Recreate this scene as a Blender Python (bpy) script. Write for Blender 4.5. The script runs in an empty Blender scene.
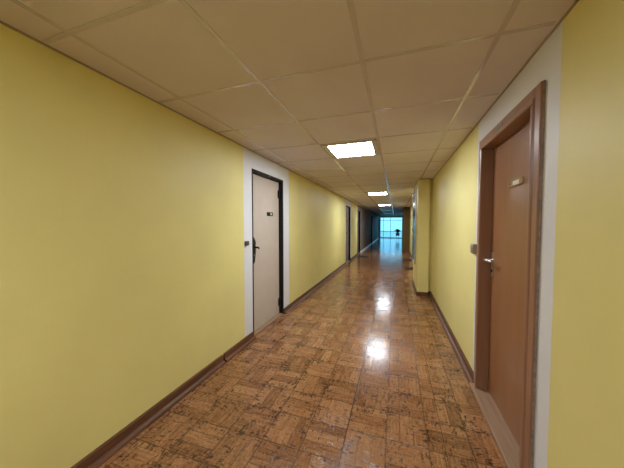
import bpy, bmesh, math, random
from mathutils import Vector, Matrix
random.seed(7)
PI = math.pi
sc = bpy.context.scene
COL = sc.collection

# ------------------------------------------------------------------ place
XL, XR = -1.638, 0.668          # corridor walls
ZC = 2.26                       # ceiling height
YB, YE = -4.6, 27.2             # wall behind the camera, window wall at the far end
EYE = 1.384
GX = (-1.434, -0.808, -0.182, 0.444)   # ceiling grid, along the corridor
GY0, GP = 0.785, 0.628                 # ceiling grid, across

# ------------------------------------------------------------------ helpers
def bm_box(bm, x0, x1, y0, y1, z0, z1, mat=0, bev=0.0):
    vs = [bm.verts.new(c) for c in ((x0,y0,z0),(x1,y0,z0),(x1,y1,z0),(x0,y1,z0),
                                    (x0,y0,z1),(x1,y0,z1),(x1,y1,z1),(x0,y1,z1))]
    fs = []
    for q in ((0,3,2,1),(4,5,6,7),(0,1,5,4),(1,2,6,5),(2,3,7,6),(3,0,4,7)):
        f = bm.faces.new([vs[i] for i in q]); f.material_index = mat; fs.append(f)
    if bev > 0:
        es = list({e for f in fs for e in f.edges})
        r = bmesh.ops.bevel(bm, geom=es, offset=bev, segments=2, affect='EDGES', profile=0.5)
        for f in r['faces']: f.material_index = mat
    return fs

def bm_tube(bm, p0, p1, r0, r1=None, seg=16, mat=0):
    r1 = r0 if r1 is None else r1
    p0, p1 = Vector(p0), Vector(p1)
    d = (p1 - p0); L = d.length
    q = d.to_track_quat('Z', 'Y').to_matrix().to_4x4()
    m = Matrix.Translation((p0 + p1) / 2) @ q
    r = bmesh.ops.create_cone(bm, cap_ends=True, segments=seg, radius1=r0, radius2=r1, depth=L, matrix=m)
    for v in r['verts']:
        for f in v.link_faces: f.material_index = mat; f.smooth = len(f.verts) == 4

def bm_lathe(bm, prof, seg=24, c=(0,0,0)):
    rings = []
    for r, z in prof:
        rings.append([bm.verts.new((c[0]+r*math.cos(2*PI*i/seg), c[1]+r*math.sin(2*PI*i/seg), c[2]+z)) for i in range(seg)])
    for a, b in zip(rings, rings[1:]):
        for i in range(seg):
            f = bm.faces.new((a[i], a[(i+1)%seg], b[(i+1)%seg], b[i])); f.smooth = True
    bm.faces.new(rings[0][::-1]); bm.faces.new(rings[-1])

def bm_prism(bm, pts, axis_pts):
    """pts: list of (u, z); axis_pts: function (u, z, w) -> coordinate; w in (0, 1) front and back"""
    a = [bm.verts.new(axis_pts(u, z, 0)) for u, z in pts]
    b = [bm.verts.new(axis_pts(u, z, 1)) for u, z in pts]
    n = len(pts)
    bm.faces.new(a); bm.faces.new(b[::-1])
    for i in range(n): bm.faces.new((a[i], a[(i+1)%n], b[(i+1)%n], b[i]))

def mirror_x(bm):
    for v in bm.verts: v.co.x = -v.co.x

def obj(name, bm, mats, parent=None, loc=(0,0,0)):
    bmesh.ops.recalc_face_normals(bm, faces=bm.faces[:])
    me = bpy.data.meshes.new(name); bm.to_mesh(me); bm.free()
    for m in (mats if isinstance(mats, (list, tuple)) else [mats]): me.materials.append(m)
    o = bpy.data.objects.new(name, me); COL.objects.link(o)
    if parent: o.parent = parent
    else: o.location = loc
    return o

def tag(o, label, cat, group=None, kind=None):
    o['label'] = label; o['category'] = cat
    if group: o['group'] = group
    if kind: o['kind'] = kind
    return o

def thing(name, label, cat, loc, group=None, kind=None):
    o = bpy.data.objects.new(name, None); COL.objects.link(o)
    o.location = loc; o.empty_display_size = 0.1
    return tag(o, label, cat, group, kind)

def dup(root, loc, label=None):
    r = root.copy(); COL.objects.link(r); r.location = loc
    if label: r['label'] = label
    for ch in list(root.children):
        c = ch.copy(); COL.objects.link(c); c.parent = r
        for g in list(ch.children):
            d = g.copy(); COL.objects.link(d); d.parent = c
    return r

# ------------------------------------------------------------------ materials
class N:
    def __init__(s, name):
        s.m = bpy.data.materials.new(name); s.m.use_nodes = True
        s.t = s.m.node_tree; s.b = s.t.nodes['Principled BSDF']
    def n(s, typ, **kw):
        x = s.t.nodes.new(typ)
        for k, v in kw.items(): setattr(x, k, v)
        return x
    def put(s, sock, v):
        if isinstance(v, bpy.types.NodeSocket): s.t.links.new(v, sock)
        else: sock.default_value = v
    def math(s, op, a, b=None, c=None, clamp=False):
        x = s.n('ShaderNodeMath', operation=op); x.use_clamp = clamp
        for i, v in enumerate((a, b, c)):
            if v is not None: s.put(x.inputs[i], v)
        return x.outputs[0]
    def mix(s, fac, a, b, blend='MIX'):
        x = s.n('ShaderNodeMix', data_type='RGBA', blend_type=blend)
        s.put(x.inputs[0], fac); s.put(x.inputs[6], a); s.put(x.inputs[7], b)
        return x.outputs[2]
    def ramp(s, v, stops):
        x = s.n('ShaderNodeValToRGB'); s.put(x.inputs[0], v)
        e = x.color_ramp.elements
        e[0].position, e[0].color = stops[0]; e[1].position, e[1].color = stops[-1]
        for p, c in stops[1:-1]: k = e.new(p); k.color = c
        return x.outputs[0]
    def noise(s, vec, scale, detail=3, rough=0.5):
        x = s.n('ShaderNodeTexNoise'); s.put(x.inputs['Vector'], vec)
        x.inputs['Scale'].default_value = scale; x.inputs['Detail'].default_value = detail
        x.inputs['Roughness'].default_value = rough
        return x.outputs['Fac']
    def pos(s):
        return s.n('ShaderNodeNewGeometry').outputs['Position']
    def obco(s):
        return s.n('ShaderNodeTexCoord').outputs['Object']
    def bump(s, h, dist=0.002, st=0.3):
        x = s.n('ShaderNodeBump'); x.inputs['Strength'].default_value = st
        x.inputs['Distance'].default_value = dist; s.put(x.inputs['Height'], h)
        s.t.links.new(x.outputs[0], s.b.inputs['Normal'])
    def set(s, col=None, rough=None, metal=None, spec=None):
        if col is not None: s.put(s.b.inputs['Base Color'], col)
        if rough is not None: s.put(s.b.inputs['Roughness'], rough)
        if metal is not None: s.b.inputs['Metallic'].default_value = metal
        if spec is not None: s.put(s.b.inputs['Specular IOR Level'], spec)

def rgb(*c): return (c[0], c[1], c[2], 1.0)

def plain(name, col, rough=0.5, metal=0.0, var=0.06, scale=18.0, bump=0.0, bscale=120.0, spec=None):
    n = N(name)
    p = n.obco()
    f = n.noise(p, scale, 4)
    a = tuple(max(0, c * (1 - var)) for c in col); b = tuple(min(1, c * (1 + var)) for c in col)
    n.set(n.ramp(f, [(0.3, rgb(*a)), (0.7, rgb(*b))]), rough, metal, spec)
    if bump: n.bump(n.noise(p, bscale, 3), 0.001, bump)
    return n.m

def wall_paint(name, col, var=0.05, rough=0.5, spec=0.35):
    n = N(name); p = n.pos()
    big = n.noise(p, 1.6, 4); fine = n.noise(p, 45.0, 4)
    a = tuple(c * (1 - var) for c in col); b = tuple(min(1, c * (1 + var)) for c in col)
    c1 = n.ramp(big, [(0.3, rgb(*a)), (0.7, rgb(*b))])
    c2 = n.mix(n.math('MULTIPLY', fine, 0.12), c1, rgb(*[c * 0.75 for c in col]))
    n.set(c2, rough, 0, spec)
    n.bump(n.noise(p, 160.0, 4, 0.6), 0.0015, 0.35)
    return n.m

def wood(name, dark, light, axis='Z', rough=0.4, scale=1.0, spec=0.5):
    n = N(name); p = n.obco()
    mp = n.n('ShaderNodeMapping'); n.put(mp.inputs['Vector'], p)
    s = {'Z': (22, 22, 1.6), 'Y': (22, 1.6, 22)}[axis]
    mp.inputs['Scale'].default_value = tuple(k * scale for k in s)
    f = n.noise(mp.outputs[0], 1.6, 6, 0.6)
    n.set(n.ramp(f, [(0.3, rgb(*dark)), (0.7, rgb(*light))]), rough, 0, spec)
    n.bump(f, 0.0006, 0.2)
    return n.m

M = {}
M['yellow'] = wall_paint('yellow_wall_paint', (0.78, 0.70, 0.285))
M['white'] = wall_paint('white_wall_paint', (0.74, 0.75, 0.80), 0.03)
M['shaded_yellow'] = wall_paint('shaded_yellow_paint', (0.13, 0.075, 0.018))  # yellow paint of the far pillar, its lack of light painted in as brown
M['greybrown'] = wall_paint('grey_brown_wall', (0.27, 0.205, 0.175), 0.08, 0.6, 0.2)  # even grey-brown on the far stretch of the left wall
M['plain_white'] = plain('white_gloss_paint', (0.78, 0.79, 0.8), 0.35)
M['black'] = plain('black_gloss_paint', (0.006, 0.006, 0.007), 0.5, spec=0.3)
M['cream'] = plain('cream_door_laminate', (0.53, 0.45, 0.385), 0.42, var=0.04, scale=5)
M['greydoor'] = plain('grey_door_laminate', (0.30, 0.27, 0.25), 0.42, var=0.05, scale=5)
M['darkdoor'] = plain('dark_door_laminate', (0.06, 0.055, 0.06), 0.35, var=0.05, scale=5)
M['browndoor'] = wood('brown_door_veneer', (0.265, 0.118, 0.052), (0.31, 0.142, 0.066), 'Z', 0.3, 0.7)
M['brownframe'] = wood('brown_frame_paint', (0.29, 0.148, 0.09), (0.34, 0.18, 0.112), 'Z', 0.3)
M['sill'] = wood('threshold_wood', (0.26, 0.155, 0.09), (0.38, 0.24, 0.15), 'Y', 0.45)
M['skirt'] = wood('skirting_wood', (0.085, 0.034, 0.016), (0.175, 0.076, 0.037), 'Y', 0.42, spec=0.35)
M['chrome'] = plain('chrome_metal', (0.80, 0.79, 0.77), 0.34, 1.0, 0.03)
M['brass'] = plain('brass_metal', (0.36, 0.24, 0.11), 0.3, 1.0, 0.05)
M['caulk'] = plain('grey_brown_sealant', (0.27, 0.20, 0.175), 0.7, var=0.3, scale=40, bump=0.6)
M['pale'] = plain('pale_insert', (0.74, 0.68, 0.56), 0.4)
M['alu'] = plain('aluminium_metal', (0.7, 0.71, 0.73), 0.25, 1.0, 0.03)
M['bakelite'] = plain('taupe_switch_plastic', (0.27, 0.215, 0.165), 0.4)
M['greyplastic'] = plain('dark_grey_switch_plastic', (0.085, 0.083, 0.08), 0.4)
M['darkglass'] = plain('dark_glossy_panel', (0.008, 0.012, 0.020), 0.22)
M['matred'] = plain('dark_red_mat_pile', (0.055, 0.012, 0.012), 0.95, var=0.3, scale=90, bump=0.6)
M['matbrown'] = plain('dark_brown_mat_pile', (0.028, 0.017, 0.013), 0.95, var=0.3, scale=90, bump=0.6)
M['matedge'] = plain('rubber_edge', (0.015, 0.014, 0.014), 0.7)
M['leaf'] = plain('dark_leaf', (0.012, 0.030, 0.016), 0.45, var=0.4, scale=14)
M['stem'] = plain('plant_stem', (0.03, 0.035, 0.015), 0.6)
M['soil'] = plain('soil', (0.03, 0.02, 0.013), 0.95, bump=0.6)
M['rim'] = plain('lamp_rim_paint', (0.56, 0.53, 0.49), 0.45)
M['tbar'] = plain('grid_bar_paint', (0.62, 0.56, 0.57), 0.09, spec=1.0)
M['edge'] = plain('ceiling_edge_paint', (0.34, 0.285, 0.24), 0.5)
M['concrete'] = plain('terrace_concrete', (0.55, 0.6, 0.6), 0.8)

def ceiling_mat():
    n = N('ceiling_tile'); p = n.pos()
    f = n.noise(p, 2.0, 4)
    c = n.ramp(f, [(0.3, rgb(0.685, 0.62, 0.63)), (0.7, rgb(0.745, 0.68, 0.69))])
    sp = n.noise(p, 190.0, 2)
    c = n.mix(n.math('MULTIPLY', n.math('GREATER_THAN', sp, 0.64), 0.10), c, rgb(0.3, 0.26, 0.22))
    n.set(c, 0.75, 0, 0.25)
    n.bump(sp, 0.001, 0.3)
    return n.m
M['tile'] = ceiling_mat()

def floor_mat():
    """printed sheet flooring: square blocks of three boards, the direction turning from block to block"""
    n = N('parquet_print_vinyl'); p = n.pos()
    sep = n.n('ShaderNodeSeparateXYZ'); n.put(sep.inputs[0], p)
    x, y = sep.outputs[0], sep.outputs[1]
    P = 0.252
    u = n.math('DIVIDE', n.math('ADD', x, 0.295 + 30 * P), P)
    v = n.math('DIVIDE', n.math('ADD', y, 0.11 + 30 * P), P)
    iu, iv = n.math('FLOOR', u), n.math('FLOOR', v)
    fu, fv = n.math('SUBTRACT', u, iu), n.math('SUBTRACT', v, iv)
    par = n.math('MODULO', n.math('ADD', iu, iv), 2.0)            # 0 or 1
    lerp = lambda a, b: n.math('ADD', n.math('MULTIPLY', a, n.math('SUBTRACT', 1.0, par)), n.math('MULTIPLY', b, par))
    across, along = lerp(fu, fv), lerp(fv, fu)
    # boards: three per block
    a3 = n.math('MULTIPLY', across, 3.0)
    k = n.math('FLOOR', a3); fk = n.math('SUBTRACT', a3, k)
    cid = n.n('ShaderNodeCombineXYZ')
    n.put(cid.inputs[0], iu); n.put(cid.inputs[1], iv); n.put(cid.inputs[2], k)
    wn = n.n('ShaderNodeTexWhiteNoise', noise_dimensions='3D'); n.put(wn.inputs['Vector'], cid.outputs[0])
    tone = wn.outputs['Value']
    # grain, stretched along the board
    g = n.n('ShaderNodeCombineXYZ')
    n.put(g.inputs[0], n.math('MULTIPLY', across, 10.0)); n.put(g.inputs[1], n.math('MULTIPLY', along, 1.0))
    n.put(g.inputs[2], n.math('MULTIPLY', tone, 40.0))
    grain = n.noise(g.outputs[0], 2.0, 6, 0.65)
    cork = n.noise(p, 60.0, 4, 0.7)
    patch = n.noise(p, 2.2, 3)
    t = n.math('ADD', n.math('MULTIPLY', tone, 0.17), n.math('ADD', n.math('MULTIPLY', grain, 0.62), n.math('MULTIPLY', cork, 0.50)))
    t = n.math('ADD', t, n.math('MULTIPLY', n.math('SUBTRACT', patch, 0.5), 0.10))
    col = n.ramp(t, [(0.42, rgb(0.095, 0.036, 0.012)), (0.54, rgb(0.21, 0.090, 0.034)), (0.68, rgb(0.335, 0.157, 0.066)), (0.86, rgb(0.48, 0.255, 0.12))])
    # board and block joints, broken and uneven
    e_board = n.math('MINIMUM', fk, n.math('SUBTRACT', 1.0, fk))
    e_block = n.math('MINIMUM', n.math('MINIMUM', fu, n.math('SUBTRACT', 1.0, fu)), n.math('MINIMUM', fv, n.math('SUBTRACT', 1.0, fv)))
    wob = n.noise(p, 9.0, 3)
    j1 = n.math('MULTIPLY', n.math('LESS_THAN', e_board, 0.04), n.math('GREATER_THAN', wob, 0.46))
    j2 = n.math('MULTIPLY', n.math('LESS_THAN', e_block, n.math('MULTIPLY', wob, 0.028)), n.math('GREATER_THAN', wob, 0.36))
    joint = n.math('MAXIMUM', n.math('MULTIPLY', j1, 0.5), n.math('MULTIPLY', j2, 0.62))
    # ragged dark cork flecks, drawn out along the board, thick at the block edges
    st = n.n('ShaderNodeMapping'); n.put(st.inputs['Vector'], p); st.inputs['Scale'].default_value = (0.45, 1.0, 1.0)
    r1 = n.noise(st.outputs[0], 48.0, 5, 0.72)
    st2 = n.n('ShaderNodeMapping'); n.put(st2.inputs['Vector'], p); st2.inputs['Scale'].default_value = (1.0, 0.4, 1.0)
    r2 = n.noise(st2.outputs[0], 52.0, 5, 0.72)
    rr = lerp(r1, r2)
    big = n.noise(p, 6.5, 3)
    near = n.math('SUBTRACT', 1.0, n.math('MULTIPLY', e_block, 4.5), clamp=True)
    sc_ = n.math('ADD', rr, n.math('ADD', n.math('MULTIPLY', near, 0.05), n.math('MULTIPLY', big, 0.34)))
    fl = n.math('MULTIPLY', n.math('SUBTRACT', sc_, 0.728), 14.0, clamp=True)
    speck = n.math('MULTIPLY', n.math('SUBTRACT', n.noise(p, 95.0, 3, 0.6), 0.60), 6.0, clamp=True)
    dark = n.math('MAXIMUM', joint, n.math('MAXIMUM', n.math('MULTIPLY', fl, 0.88), n.math('MULTIPLY', speck, 0.5)))
    col = n.mix(dark, col, rgb(0.032, 0.014, 0.007))
    # the seams where two sheets meet
    s1 = n.math('LESS_THAN', n.math('ABSOLUTE', n.math('ADD', x, 0.297)), 0.0035)
    s2 = n.math('LESS_THAN', n.math('ABSOLUTE', n.math('SUBTRACT', x, 0.306)), 0.0022)
    col = n.mix(n.math('MULTIPLY', n.math('MAXIMUM', s1, s2), 0.75), col, rgb(0.03, 0.014, 0.008))
    n.set(col, n.math('ADD', 0.06, n.math('MULTIPLY', cork, 0.12)), 0, 0.40)
    h = n.math('SUBTRACT', n.math('ADD', n.math('MULTIPLY', n.noise(p, 7.0, 3), 1.6), n.math('MULTIPLY', cork, 0.7)), n.math('MULTIPLY', dark, 0.5))
    n.bump(h, 0.003, 0.26)
    return n.m
M['floor'] = floor_mat()

def emit(name, col, st):
    n = N(name); n.set(rgb(*[c * 0.8 for c in col]), 0.5)
    n.b.inputs['Emission Color'].default_value = rgb(*col)
    n.b.inputs['Emission Strength'].default_value = st
    return n.m
M['unlit'] = plain('unlit_lamp_diffuser', (0.6, 0.61, 0.62), 0.12)
M['lamp'] = emit('lit_lamp_diffuser', (0.93, 1.0, 1.08), 17.0)

def glass():
    n = N('window_glass')
    tr = n.n('ShaderNodeBsdfTransparent'); tr.inputs[0].default_value = rgb(0.9, 0.97, 0.98)
    gl = n.n('ShaderNodeBsdfGlossy'); gl.inputs['Roughness'].default_value = 0.02
    fr = n.n('ShaderNodeFresnel'); fr.inputs[0].default_value = 1.45
    mx = n.n('ShaderNodeMixShader')
    n.t.links.new(fr.outputs[0], mx.inputs[0]); n.t.links.new(tr.outputs[0], mx.inputs[1]); n.t.links.new(gl.outputs[0], mx.inputs[2])
    n.t.links.new(mx.outputs[0], n.t.nodes['Material Output'].inputs['Surface'])
    return n.m
M['glass'] = glass()

# ------------------------------------------------------------------ the setting
def structure(name, bm, mats, label, cat):
    return tag(obj(name, bm, mats), label, cat, kind='structure')

bm = bmesh.new(); bm_box(bm, XL - 0.3, XR + 0.3, YB - 0.2, YE + 0.02, -0.1, 0.0)
structure('floor', bm, M['floor'], 'glossy brown parquet-patterned corridor floor', 'floor')

bm = bmesh.new(); bm_box(bm, XL - 0.3, XR + 0.3, YB - 0.2, YE + 0.3, ZC + 0.004, ZC + 0.05)
structure('ceiling', bm, M['tile'], 'low suspended ceiling of square off-white tiles', 'ceiling')

bm = bmesh.new()
hb = 0.012
for gx in GX: bm_box(bm, gx - hb, gx + hb, YB, YE, ZC + 0.0015, ZC + 0.004)
k0 = int(math.ceil((YB - GY0) / GP)); k1 = int((YE - GY0) / GP)
xs = [XL + 0.02] + list(GX) + [XR - 0.02]
for k in range(k0, k1 + 1):
    y = GY0 + k * GP
    for a, b in zip(xs, xs[1:]):
        bm_box(bm, a + (hb if a in GX else 0), b - (hb if b in GX else 0), y - hb, y + hb, ZC + 0.002, ZC + 0.004)
structure('trim_1', bm, M['tbar'], 'thin metal grid bars between the ceiling tiles', 'ceiling grid')

bm = bmesh.new()
bm_box(bm, XL, XL + 0.010, YB, YE, ZC - 0.004, ZC + 0.004)
bm_box(bm, XR - 0.008, XR, YB, 5.30, ZC - 0.004, ZC + 0.004)
bm_box(bm, XR - 0.008, XR, 6.5, 13.5, ZC - 0.004, ZC + 0.004)
structure('trim_2', bm, M['edge'], 'dark edge strip where the walls meet the ceiling', 'ceiling trim')

# doors on the left: (y0, y1)
DH = 2.055
LD = [(2.66, 3.54), (8.70, 9.58), (11.50, 12.38), (18.1, 18.98), (25.2, 26.08)]
RD = [(1.515, 2.46)]
RDH = 2.07
def wall(name, x0, x1, doors, dh, paint_at, mats, label):
    """wall pieces from one door opening to the next; paint_at lists (y0, y1, material)"""
    bm = bmesh.new()
    cuts = sorted({YB, YE} | {c for d in doors for c in d} | {c for a in paint_at for c in a[:2]})
    for a, b in zip(cuts, cuts[1:]):
        mid = (a + b) / 2
        mi = 0
        for (p, q, m) in paint_at:
            if p <= mid <= q: mi = m
        z0 = 0.0
        for d in doors:
            if d[0] <= mid <= d[1]: z0 = dh
        bm_box(bm, x0, x1, a, b, z0, ZC + 0.004, mi)
    return structure(name, bm, mats, label, 'wall')
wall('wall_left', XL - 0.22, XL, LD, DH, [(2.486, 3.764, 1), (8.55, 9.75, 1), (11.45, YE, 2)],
     [M['yellow'], M['white'], M['greybrown']], 'long yellow wall left of the corridor, white around the doors')
wall('wall_right', XR, XR + 0.22, RD, RDH, [(1.395, 2.555, 1)],
     [M['yellow'], M['white']], 'yellow wall right of the corridor, white around the brown door')
bm = bmesh.new(); bm_box(bm, XL - 0.22, XR + 0.22, YB - 0.2, YB, 0, ZC + 0.004)
structure('wall_back', bm, M['yellow'], 'yellow wall closing the corridor behind the viewer', 'wall')

# skirting: board plus a quarter-round at its foot
def skirting(name, side, runs, label, paint='skirt'):
    bm = bmesh.new()
    X = XL if side > 0 else XR
    for (a, b) in runs:
        prof = [(0, 0), (0.046, 0), (0.045, 0.010), (0.038, 0.020), (0.026, 0.027), (0.018, 0.030), (0.017, 0.076), (0.013, 0.083), (0, 0.084)]
        pa = [bm.verts.new((X + side * u, a, z)) for u, z in prof]
        pb = [bm.verts.new((X + side * u, b, z)) for u, z in prof]
        n = len(prof)
        bm.faces.new(pa); bm.faces.new(pb[::-1])
        for i in range(n): bm.faces.new((pa[i], pa[(i+1) % n], pb[(i+1) % n], pb[i]))
    return structure(name, bm, M[paint], label, 'skirting board')
def runs(doors, extra=()):
    cuts = [YB] + [c for d in doors for c in d] + [YE]
    return [(cuts[i], cuts[i+1]) for i in range(0, len(cuts), 2)]
lr = runs(LD)
lr = [(lr[0][0], 2.075), (2.10, lr[0][1])] + lr[1:]      # an open joint in the board
skirting('trim_3', 1, [r_ for r_ in lr if r_[0] > 12], 'glossy skirting along the far dark part of the left wall, daylight sheen painted on as white', 'plain_white')  # white colour stands in for window light reflected along the skirting
skirting('baseboard_left', 1, [r_ for r_ in lr if r_[0] < 12], 'brown wooden skirting along the left yellow wall')
skirting('baseboard_right', -1, [(YB, 1.515), (2.46, 5.38), (6.5, 13.48), (14.5, YE)], 'brown wooden skirting along the right yellow wall')

# pillars on the right
def pillar(name, x0, y0, y1, label, niche, paint='yellow'):
    r = thing(name, label, 'pillar', ((x0 + XR) / 2, (y0 + y1) / 2, 0), kind='structure')
    ox, oy = r.location.x, r.location.y
    bm = bmesh.new()
    xa = XR - niche
    bm_box(bm, x0 - ox, xa - ox, y0 - oy, y1 - oy, 0, ZC - 0.012)
    if niche: bm_box(bm, xa - ox, XR - ox, y0 + 0.09 - oy, y1 - oy, 0, ZC - 0.012)
    obj('shaft', bm, M[paint], r)
    bm = bmesh.new()
    bm_box(bm, x0 + 0.004 - ox, xa - 0.004 - ox, y0 + 0.004 - oy, y1 - 0.004 - oy, ZC - 0.012, ZC + 0.004)
    obj('dark_joint', bm, M['edge'], r)
    bm = bmesh.new()
    bm_box(bm, x0 - 0.014 - ox, xa - ox, y0 - 0.014 - oy, y0 - oy, 0, 0.075)
    bm_box(bm, x0 - 0.014 - ox, x0 - ox, y0 - oy, y1 - oy, 0, 0.075)
    if niche: bm_box(bm, xa - ox, XR - ox, y0 + 0.076 - oy, y0 + 0.09 - oy, 0, 0.075)
    obj('skirting', bm, M['skirt'], r)
    return r
PX = 0.407
pillar('pillar', PX, 5.30, 6.5, 'wide yellow pillar jutting from the right wall, nearer of the two', 0.058)
pillar('pillar', 0.335, 13.5, 14.5, 'yellow pillar with shade put into its colour on the right, farther of the two, beside the bright end window', 0.0, 'shaded_yellow')

# ------------------------------------------------------------------ doors
def left_door(name, y0, leafmat, label):
    w = 0.88
    r = thing(name, label, 'door', (XL, y0 + w / 2, 0), kind='structure')
    h = w / 2; fw = 0.032; D = 0.055; fn = 0.020
    bm = bmesh.new()                                  # steel frame: face and reveal
    for a, b in ((-h, -h + fn), (h - fw, h)): bm_box(bm, -0.10, 0.006, a, b, 0, DH, bev=0.003)
    bm_box(bm, -0.10, 0.006, -h + fn, h - fw, DH - fw, DH, bev=0.003)
    obj('door_frame', bm, M['black'], r)
    bm = bmesh.new()
    bm_box(bm, -D - 0.04, -D, -h + fn + 0.003, h - fw - 0.003, 0.026, DH - fw - 0.003, bev=0.003)
    leaf = obj('door_leaf', bm, leafmat, r)
    bm = bmesh.new(); bm_box(bm, -0.10, 0.004, -h + fn, h - fw, 0, 0.022, bev=0.004)
    obj('threshold', bm, M['sill'], r)
    for z in (1.84, 0.20):                            # hinges on the far side
        bm = bmesh.new()
        yy = h - fw - 0.014
        bm_tube(bm, (-D + 0.012, yy, z - 0.07), (-D + 0.012, yy, z + 0.07), 0.014)
        bm_tube(bm, (-D + 0.012, yy, z + 0.07), (-D + 0.012, yy, z + 0.085), 0.010, 0.004)
        bm_tube(bm, (-D + 0.012, yy, z - 0.085), (-D + 0.012, yy, z - 0.07), 0.004, 0.010)
        bm_box(bm, -D, -D + 0.005, yy - 0.03, yy, z - 0.05, z + 0.05)
        obj('hinge', bm, M['black'], r)
    yh = -h + fn + 0.088                              # handle: long shield plate, lever, key bow
    hd = None
    bm = bmesh.new()
    pts = [(0, -0.165), (0.016, -0.14), (0.022, -0.10), (0.03, -0.05), (0.034, 0.0), (0.03, 0.06), (0.036, 0.09), (0.026, 0.125), (0.010, 0.15), (0, 0.165)]
    pts = pts + [(-u, z) for u, z in pts[-2:0:-1]]
    bm_prism(bm, pts, lambda u, z, k: (-D + 0.014 * k, yh + u * 1.25, 1.06 + z))
    hd = obj('door_handle', bm, M['black'], r)
    bm = bmesh.new()
    bm_tube(bm, (-D + 0.01, yh, 1.10), (-D + 0.055, yh, 1.10), 0.011)
    bm_tube(bm, (-D + 0.055, yh - 0.008, 1.10), (-D + 0.058, yh + 0.03, 1.098), 0.012, 0.011)
    bm_tube(bm, (-D + 0.058, yh + 0.03, 1.098), (-D + 0.052, yh + 0.052, 1.078), 0.011, 0.008)
    obj('lever', bm, M['black'], hd)
    bm = bmesh.new(); bm_tube(bm, (-D + 0.01, yh, 1.0), (-D + 0.018, yh, 1.0), 0.010)
    obj('keyhole_ring', bm, M['alu'], hd)
    bm = bmesh.new()                                  # small dark number plate
    bm_box(bm, -D, -D + 0.006, 0.03, 0.20, 1.505, 1.558, bev=0.002)
    pl = obj('number_plate', bm, M['black'], r)
    bm = bmesh.new()
    for a, b in ((0.115, 0.127), (0.137, 0.165)): bm_box(bm, -D + 0.006, -D + 0.0075, a, b, 1.518, 1.545)
    obj('plate_mark', bm, M['pale'], pl)
    bm = bmesh.new(); bm_box(bm, 0.006, 0.008, -0.03, 0.03, DH - 0.024, DH - 0.008)
    obj('lintel_plate', bm, M['greyplastic'], r)
    return r
left_door('door_1', LD[0][0], M['cream'], 'cream door in a thin black frame on the left, nearest')
left_door('door_2', LD[1][0], M['greydoor'], 'grey door in a black frame on the left, second from the viewer')
d3 = left_door('door_3', LD[2][0], M['darkdoor'], 'dark door on the left where the dark wall begins, by a mat')
d4 = dup(d3, (XL, LD[3][0] + 0.44, 0), 'dark door halfway along the dark left wall'); d4.name = 'door_4'
d5 = dup(d3, (XL, LD[4][0] + 0.44, 0), 'dark door at the far end of the left wall, next to the bright window'); d5.name = 'door_5'

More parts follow.
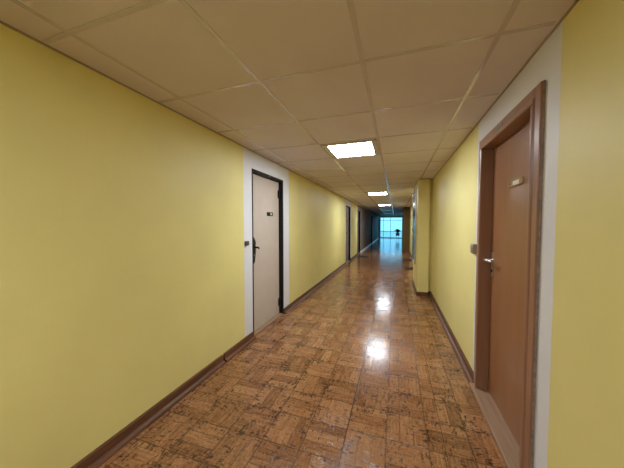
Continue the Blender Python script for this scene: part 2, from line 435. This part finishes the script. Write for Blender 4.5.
def right_door():
    y0, y1 = RD[0]; w = y1 - y0; h = w / 2; fw = 0.082; D = 0.062
    r = thing('door_6', 'brown wooden door with chrome lever handle on the right', 'door', (XR, (y0 + y1) / 2, 0), kind='structure')
    bm = bmesh.new()
    pr = 0.018                                        # stands proud of the wall
    # jambs with a rounded inner bead
    for s in (-1, 1):
        a, b = sorted((s * h, s * (h - fw + 0.03)))
        bm_box(bm, -pr, 0.12, a, b, 0, RDH, bev=0.004)
        a, b = sorted((s * (h - fw + 0.03), s * (h - fw)))
        bm_box(bm, -pr - 0.008, 0.12, a, b, 0, RDH - fw, bev=0.009)
    bm_box(bm, -pr, 0.12, -h + fw - 0.03, h - fw + 0.03, RDH - fw + 0.03, RDH, bev=0.004)
    bm_box(bm, -pr - 0.008, 0.12, -h + fw - 0.03, h - fw + 0.03, RDH - fw, RDH - fw + 0.03, bev=0.009)
    obj('door_frame', bm, M['brownframe'], r)
    bm = bmesh.new()
    bm_box(bm, D, D + 0.04, -h + fw + 0.003, h - fw - 0.004, 0.032, RDH - fw - 0.003, bev=0.003)
    leaf = obj('door_leaf', bm, M['browndoor'], r)
    bm = bmesh.new(); bm_box(bm, -0.011, 0, -h - 0.006, -h, 0, RDH, bev=0.002)
    obj('sealant_strip', bm, M['caulk'], r)
    bm = bmesh.new(); bm_box(bm, -0.052, 0.12, -h + 0.012, h - 0.004, 0, 0.026, bev=0.006)
    t = obj('threshold', bm, M['sill'], r); t['label'] = 'pale wooden threshold'
    yh = h - fw - 0.055
    bm = bmesh.new()
    pts = [(0.019 * math.cos(a), (0.085 if math.sin(a) > 0 else -0.085) + 0.012 * math.sin(a)) for a in [i * PI / 8 for i in range(17) if i not in (8,)]]
    pts = [(-0.019, -0.085), (-0.012, -0.097), (0.012, -0.097), (0.019, -0.085), (0.019, 0.085), (0.012, 0.097), (-0.012, 0.097), (-0.019, 0.085)]
    bm_prism(bm, pts, lambda u, z, k: (D - 0.008 * k, yh + u, 1.07 + z))
    hd = obj('door_handle', bm, M['chrome'], r); hd['label'] = 'chrome lever handle'
    bm = bmesh.new()
    bm_tube(bm, (D - 0.006, yh, 1.105), (D - 0.058, yh, 1.105), 0.010)
    bm_tube(bm, (D - 0.056, yh + 0.010, 1.105), (D - 0.056, yh - 0.075, 1.106), 0.010, 0.009)
    bm_tube(bm, (D - 0.056, yh - 0.075, 1.106), (D - 0.046, yh - 0.115, 1.106), 0.009, 0.007)
    obj('lever', bm, M['chrome'], hd)
    bm = bmesh.new()
    bm_tube(bm, (D - 0.013, yh, 1.02), (D - 0.007, yh, 1.02), 0.011)
    obj('keyhole_ring', bm, M['black'], hd)
    yc = 1.962 - r.location.y                          # brass name plate holder
    bm = bmesh.new()
    bm_box(bm, D - 0.006, D, yc - 0.09, yc + 0.09, 1.632, 1.676, bev=0.002)
    for a, b, c, d in ((-0.09, 0.09, 1.669, 1.676), (-0.09, 0.09, 1.632, 1.639), (-0.09, -0.08, 1.639, 1.669), (0.08, 0.09, 1.639, 1.669)):
        bm_box(bm, D - 0.012, D - 0.006, yc + a, yc + b, c, d, bev=0.0015)
    pl = obj('name_plate', bm, M['brass'], r); pl['label'] = 'small brass name plate holder'
    bm = bmesh.new(); bm_box(bm, D - 0.008, D - 0.006, yc - 0.055, yc + 0.03, 1.641, 1.667)
    obj('plate_insert', bm, M['pale'], pl)
    bm = bmesh.new(); bm_box(bm, -pr - 0.003, -pr, 2.02 - 0.05 - r.location.y, 2.02 + 0.05 - r.location.y, RDH - 0.04, RDH - 0.018)
    obj('lintel_plate', bm, M['bakelite'], r)
right_door()

# ------------------------------------------------------------------ switches
def switch(name, x, s, y, z, w, hh, d, mat, label):
    r = thing(name, label, 'light switch', (x, y, z))
    bm = bmesh.new()
    a, b = sorted((0, s * d)); bm_box(bm, a, b, -w/2, w/2, -hh/2, hh/2, bev=0.004)
    obj('housing', bm, mat, r)
    bm = bmesh.new()
    a, b = sorted((s * d, s * (d + 0.006))); bm_box(bm, a, b, -w*0.28, w*0.28, -hh*0.32, hh*0.32, bev=0.002)
    obj('rocker', bm, mat, r)
switch('light_switch', XL, 1, 2.528, 1.168, 0.068, 0.05, 0.022, M['greyplastic'], 'small dark grey switch on white paint left of the cream door')
switch('light_switch', XR, -1, 2.555, 1.172, 0.085, 0.085, 0.03, M['bakelite'], 'taupe square switch on the yellow wall beside the brown door')

# ------------------------------------------------------------------ ceiling lights
def ceiling_light(y, label, lamp='lamp'):
    r = thing('ceiling_light', label, 'ceiling light', (-0.495, y, ZC), 'square ceiling panel lights')
    a = 0.298; iu, iv = 0.237, 0.250
    bm = bmesh.new()
    z0, z1 = -0.006, 0.0035
    bm_box(bm, -a, -iu, -a, a, z0, z1); bm_box(bm, iu, a, -a, a, z0, z1)
    bm_box(bm, -iu, iu, -a, -iv, z0, z1); bm_box(bm, -iu, iu, iv, a, z0, z1)
    obj('frame', bm, M['rim'], r)
    bm = bmesh.new(); bm_box(bm, -iu, iu, -iv, iv, -0.004, 0.002)
    obj('diffuser', bm, M[lamp], r)
    return r
yl = GY0 + 3.5 * GP + 0.03
l0 = ceiling_light(yl, 'largest and nearest square lit panel in the ceiling')
for i, lb in enumerate(('second lit ceiling panel, next along the corridor from the nearest one',
                        'third lit ceiling panel from the viewer, a thin bright strip')):
    dup(l0, (-0.495, yl + (i + 1) * 7 * GP, ZC), lb)
dup(l0, (-0.495, yl - 6 * GP, ZC), 'lit ceiling panel above and behind the viewer')
l3 = ceiling_light(yl + 21 * GP, 'unlit ceiling panel far down the corridor, first past the lit ones', 'unlit')
dup(l3, (-0.495, yl + 28 * GP, ZC), 'unlit ceiling panel far down the corridor, second past the lit ones')
dup(l3, (-0.495, yl + 35 * GP, ZC), 'unlit ceiling panel closest to the bright end window')

# ------------------------------------------------------------------ dark glossy panel on the first pillar
r = thing('wall_panel', 'tall dark glossy panel in a metal frame on the side of the nearer pillar', 'wall panel', (PX, 6.08, 1.35))
bm = bmesh.new()
y0, y1, z0, z1 = -0.42, 0.42, -0.79, 0.80
fw = 0.03
for a in ((y0, y0 + fw, z0, z1), (y1 - fw, y1, z0, z1), (y0 + fw, y1 - fw, z0, z0 + fw), (y0 + fw, y1 - fw, z1 - fw, z1)):
    bm_box(bm, -0.03, 0, a[0], a[1], a[2], a[3], bev=0.002)
obj('frame', bm, M['alu'], r)
bm = bmesh.new(); bm_box(bm, -0.022, 0, y0 + fw, y1 - fw, z0 + fw, z1 - fw)
obj('pane', bm, M['darkglass'], r)

# ------------------------------------------------------------------ door mats
def mat(x0, x1, y0, y1, m, label):
    r = thing('doormat', label, 'doormat', ((x0 + x1) / 2, (y0 + y1) / 2, 0), 'doormats along the far corridor')
    a, b = (x1 - x0) / 2, (y1 - y0) / 2
    bm = bmesh.new(); bm_box(bm, -a, a, -b, b, 0, 0.006, bev=0.002)
    obj('rubber_backing', bm, M['matedge'], r)
    bm = bmesh.new(); bm_box(bm, -a + 0.015, a - 0.015, -b + 0.015, b - 0.015, 0.006, 0.014, bev=0.003)
    obj('pile', bm, m, r)
mat(0.27, 0.60, 10.25, 10.85, M['matred'], 'dark red doormat on the right, farther of the right-hand pair')
mat(0.28, 0.61, 8.3, 8.75, M['matbrown'], 'dark brown doormat on the right, just past the nearer pillar')
mat(-1.56, -1.12, 10.75, 11.35, M['matbrown'], 'dark brown doormat against the left wall')

# ------------------------------------------------------------------ end wall and window
WX0, WX1, WZ0, WZ1 = -1.55, 0.64, 0.02, 2.14
bm = bmesh.new()
bm_box(bm, XL - 0.2, WX0, YE, YE + 0.25, 0, ZC + 0.004)
bm_box(bm, WX1, XR + 0.2, YE, YE + 0.25, 0, ZC + 0.004)
bm_box(bm, WX0, WX1, YE, YE + 0.25, WZ1, ZC + 0.004)
bm_box(bm, WX0, WX1, YE, YE + 0.25, 0, WZ0)
structure('wall_end', bm, M['white'], 'white surround of the window closing the far end of the corridor', 'wall')
w = thing('window_1', 'bright full-height glazed window at the far end of the corridor', 'window', ((WX0 + WX1) / 2, YE + 0.1, WZ0), kind='structure')
hw = (WX1 - WX0) / 2; H = WZ1 - WZ0
bm = bmesh.new()
fw = 0.042
mull = [-hw + fw / 2, -0.75, -0.055, hw - fw / 2]
for m_ in mull: bm_box(bm, m_ - fw / 2, m_ + fw / 2, -0.04, 0.04, 0, H, bev=0.004)
rows = [fw / 2, 0.66, 1.80, H - fw / 2]
cols = list(zip(mull, mull[1:]))
for a, b in cols:
    for z in rows: bm_box(bm, a + fw / 2, b - fw / 2, -0.035, 0.035, z - fw / 2, z + fw / 2, bev=0.003)
obj('window_frame', bm, M['plain_white'], w)
for a, b in cols:
    for z, z2 in zip(rows, rows[1:]):
        bm = bmesh.new(); bm_box(bm, a + fw / 2, b - fw / 2, -0.003, 0.003, z + fw / 2, z2 - fw / 2)
        obj('pane', bm, M['glass'], w)
bm = bmesh.new(); bm_box(bm, -14, 14, YE + 0.26, YE + 40, -0.25, -0.15)
structure('ground', bm, M['concrete'], 'pale paving outside the end window', 'ground')

# ------------------------------------------------------------------ plant on a stand before the window
PXp, PYp = 0.17, 24.6
r = thing('plant_stand', 'low dark stool carrying the potted plant before the end window', 'plant stand', (PXp, PYp, 0))
bm = bmesh.new(); bm_lathe(bm, [(0.17, 0.37), (0.18, 0.375), (0.18, 0.40), (0.17, 0.405)])
obj('seat', bm, M['black'], r)
for i in range(4):
    a = PI / 4 + i * PI / 2
    bm = bmesh.new(); bm_tube(bm, (0.12 * math.cos(a), 0.12 * math.sin(a), 0.372), (0.17 * math.cos(a), 0.17 * math.sin(a), 0.0), 0.012, 0.010)
    obj('leg', bm, M['black'], r)
r = thing('potted_plant', 'dark-leaved plant in a white pot on a stool before the end window', 'potted plant', (PXp, PYp, 0.405))
bm = bmesh.new(); bm_lathe(bm, [(0.13, 0.0), (0.145, 0.01), (0.175, 0.16), (0.185, 0.165), (0.185, 0.20), (0.165, 0.20), (0.16, 0.17)])
obj('pot', bm, M['plain_white'], r)
bm = bmesh.new(); bm_lathe(bm, [(0.13, 0.171), (0.125, 0.18), (0.03, 0.19)])
obj('soil', bm, M['soil'], r)
bs = bmesh.new(); bl = bmesh.new()
for i in range(64):
    az = random.uniform(0, 2 * PI); tilt = random.uniform(0.1, 0.85); L = random.uniform(0.20, 0.46)
    d = Vector((math.sin(tilt) * math.cos(az), math.sin(tilt) * math.sin(az), math.cos(tilt)))
    p0 = Vector((0.03 * math.cos(az), 0.03 * math.sin(az), 0.18)); p1 = p0 + d * L * 0.55
    bm_tube(bs, p0, p1, 0.006, 0.004, 6)
    side = d.cross(Vector((0, 0, 1))).normalized(); up = side.cross(d).normalized()
    ln, wd = random.uniform(0.16, 0.24), random.uniform(0.045, 0.07)
    rows_ = []
    for t, k in ((0, 0.1), (0.2, 0.7), (0.45, 1.0), (0.7, 0.75), (0.9, 0.3), (1.0, 0.03)):
        c = p1 + d * ln * t - Vector((0, 0, 0.12)) * t * t * math.sin(tilt)
        rows_.append([bl.verts.new(c + side * wd * k * s + up * (abs(s) * 0.25 * wd * k + dz)) for dz in (0,) for s in (-1, 0, 1)])
    for a, b in zip(rows_, rows_[1:]):
        for j in range(2):
            f = bl.faces.new((a[j], a[j+1], b[j+1], b[j])); f.smooth = True
obj('stems', bs, M['stem'], r)
fo = obj('foliage', bl, M['leaf'], r)
sm = fo.modifiers.new('thickness', 'SOLIDIFY'); sm.thickness = 0.002

# ------------------------------------------------------------------ daylight
wd = bpy.data.worlds.new('daylight'); sc.world = wd; wd.use_nodes = True
bg = wd.node_tree.nodes['Background']
bg.inputs[0].default_value = (0.185, 0.53, 0.80, 1.0); bg.inputs[1].default_value = 0.88

# ------------------------------------------------------------------ camera
cam = bpy.data.cameras.new('camera'); co = bpy.data.objects.new('camera', cam); COL.objects.link(co)
F = 253.0
cam.sensor_fit = 'HORIZONTAL'; cam.sensor_width = 36.0; cam.lens = F / 624.0 * 36.0; cam.clip_start = 0.01
pitch = math.atan2(9.4, F); yaw = math.atan2(83.8 * math.cos(pitch), F)
fw_ = Vector((-math.sin(yaw) * math.cos(pitch), math.cos(yaw) * math.cos(pitch), -math.sin(pitch)))
rt = Vector((math.cos(yaw), math.sin(yaw), 0)); up = rt.cross(fw_)
m = Matrix((rt, up, -fw_)).transposed().to_4x4(); m.translation = (0, 0, EYE)
co.matrix_world = m
sc.camera = co

vs = sc.view_settings
sc.display_settings.display_device = 'sRGB'
vs.view_transform = 'Standard'; vs.look = 'None'; vs.gamma = 1.0; vs.use_curve_mapping = False
vs.exposure = 1.53
sc.cycles.max_bounces = 12; sc.cycles.diffuse_bounces = 8; sc.cycles.glossy_bounces = 6
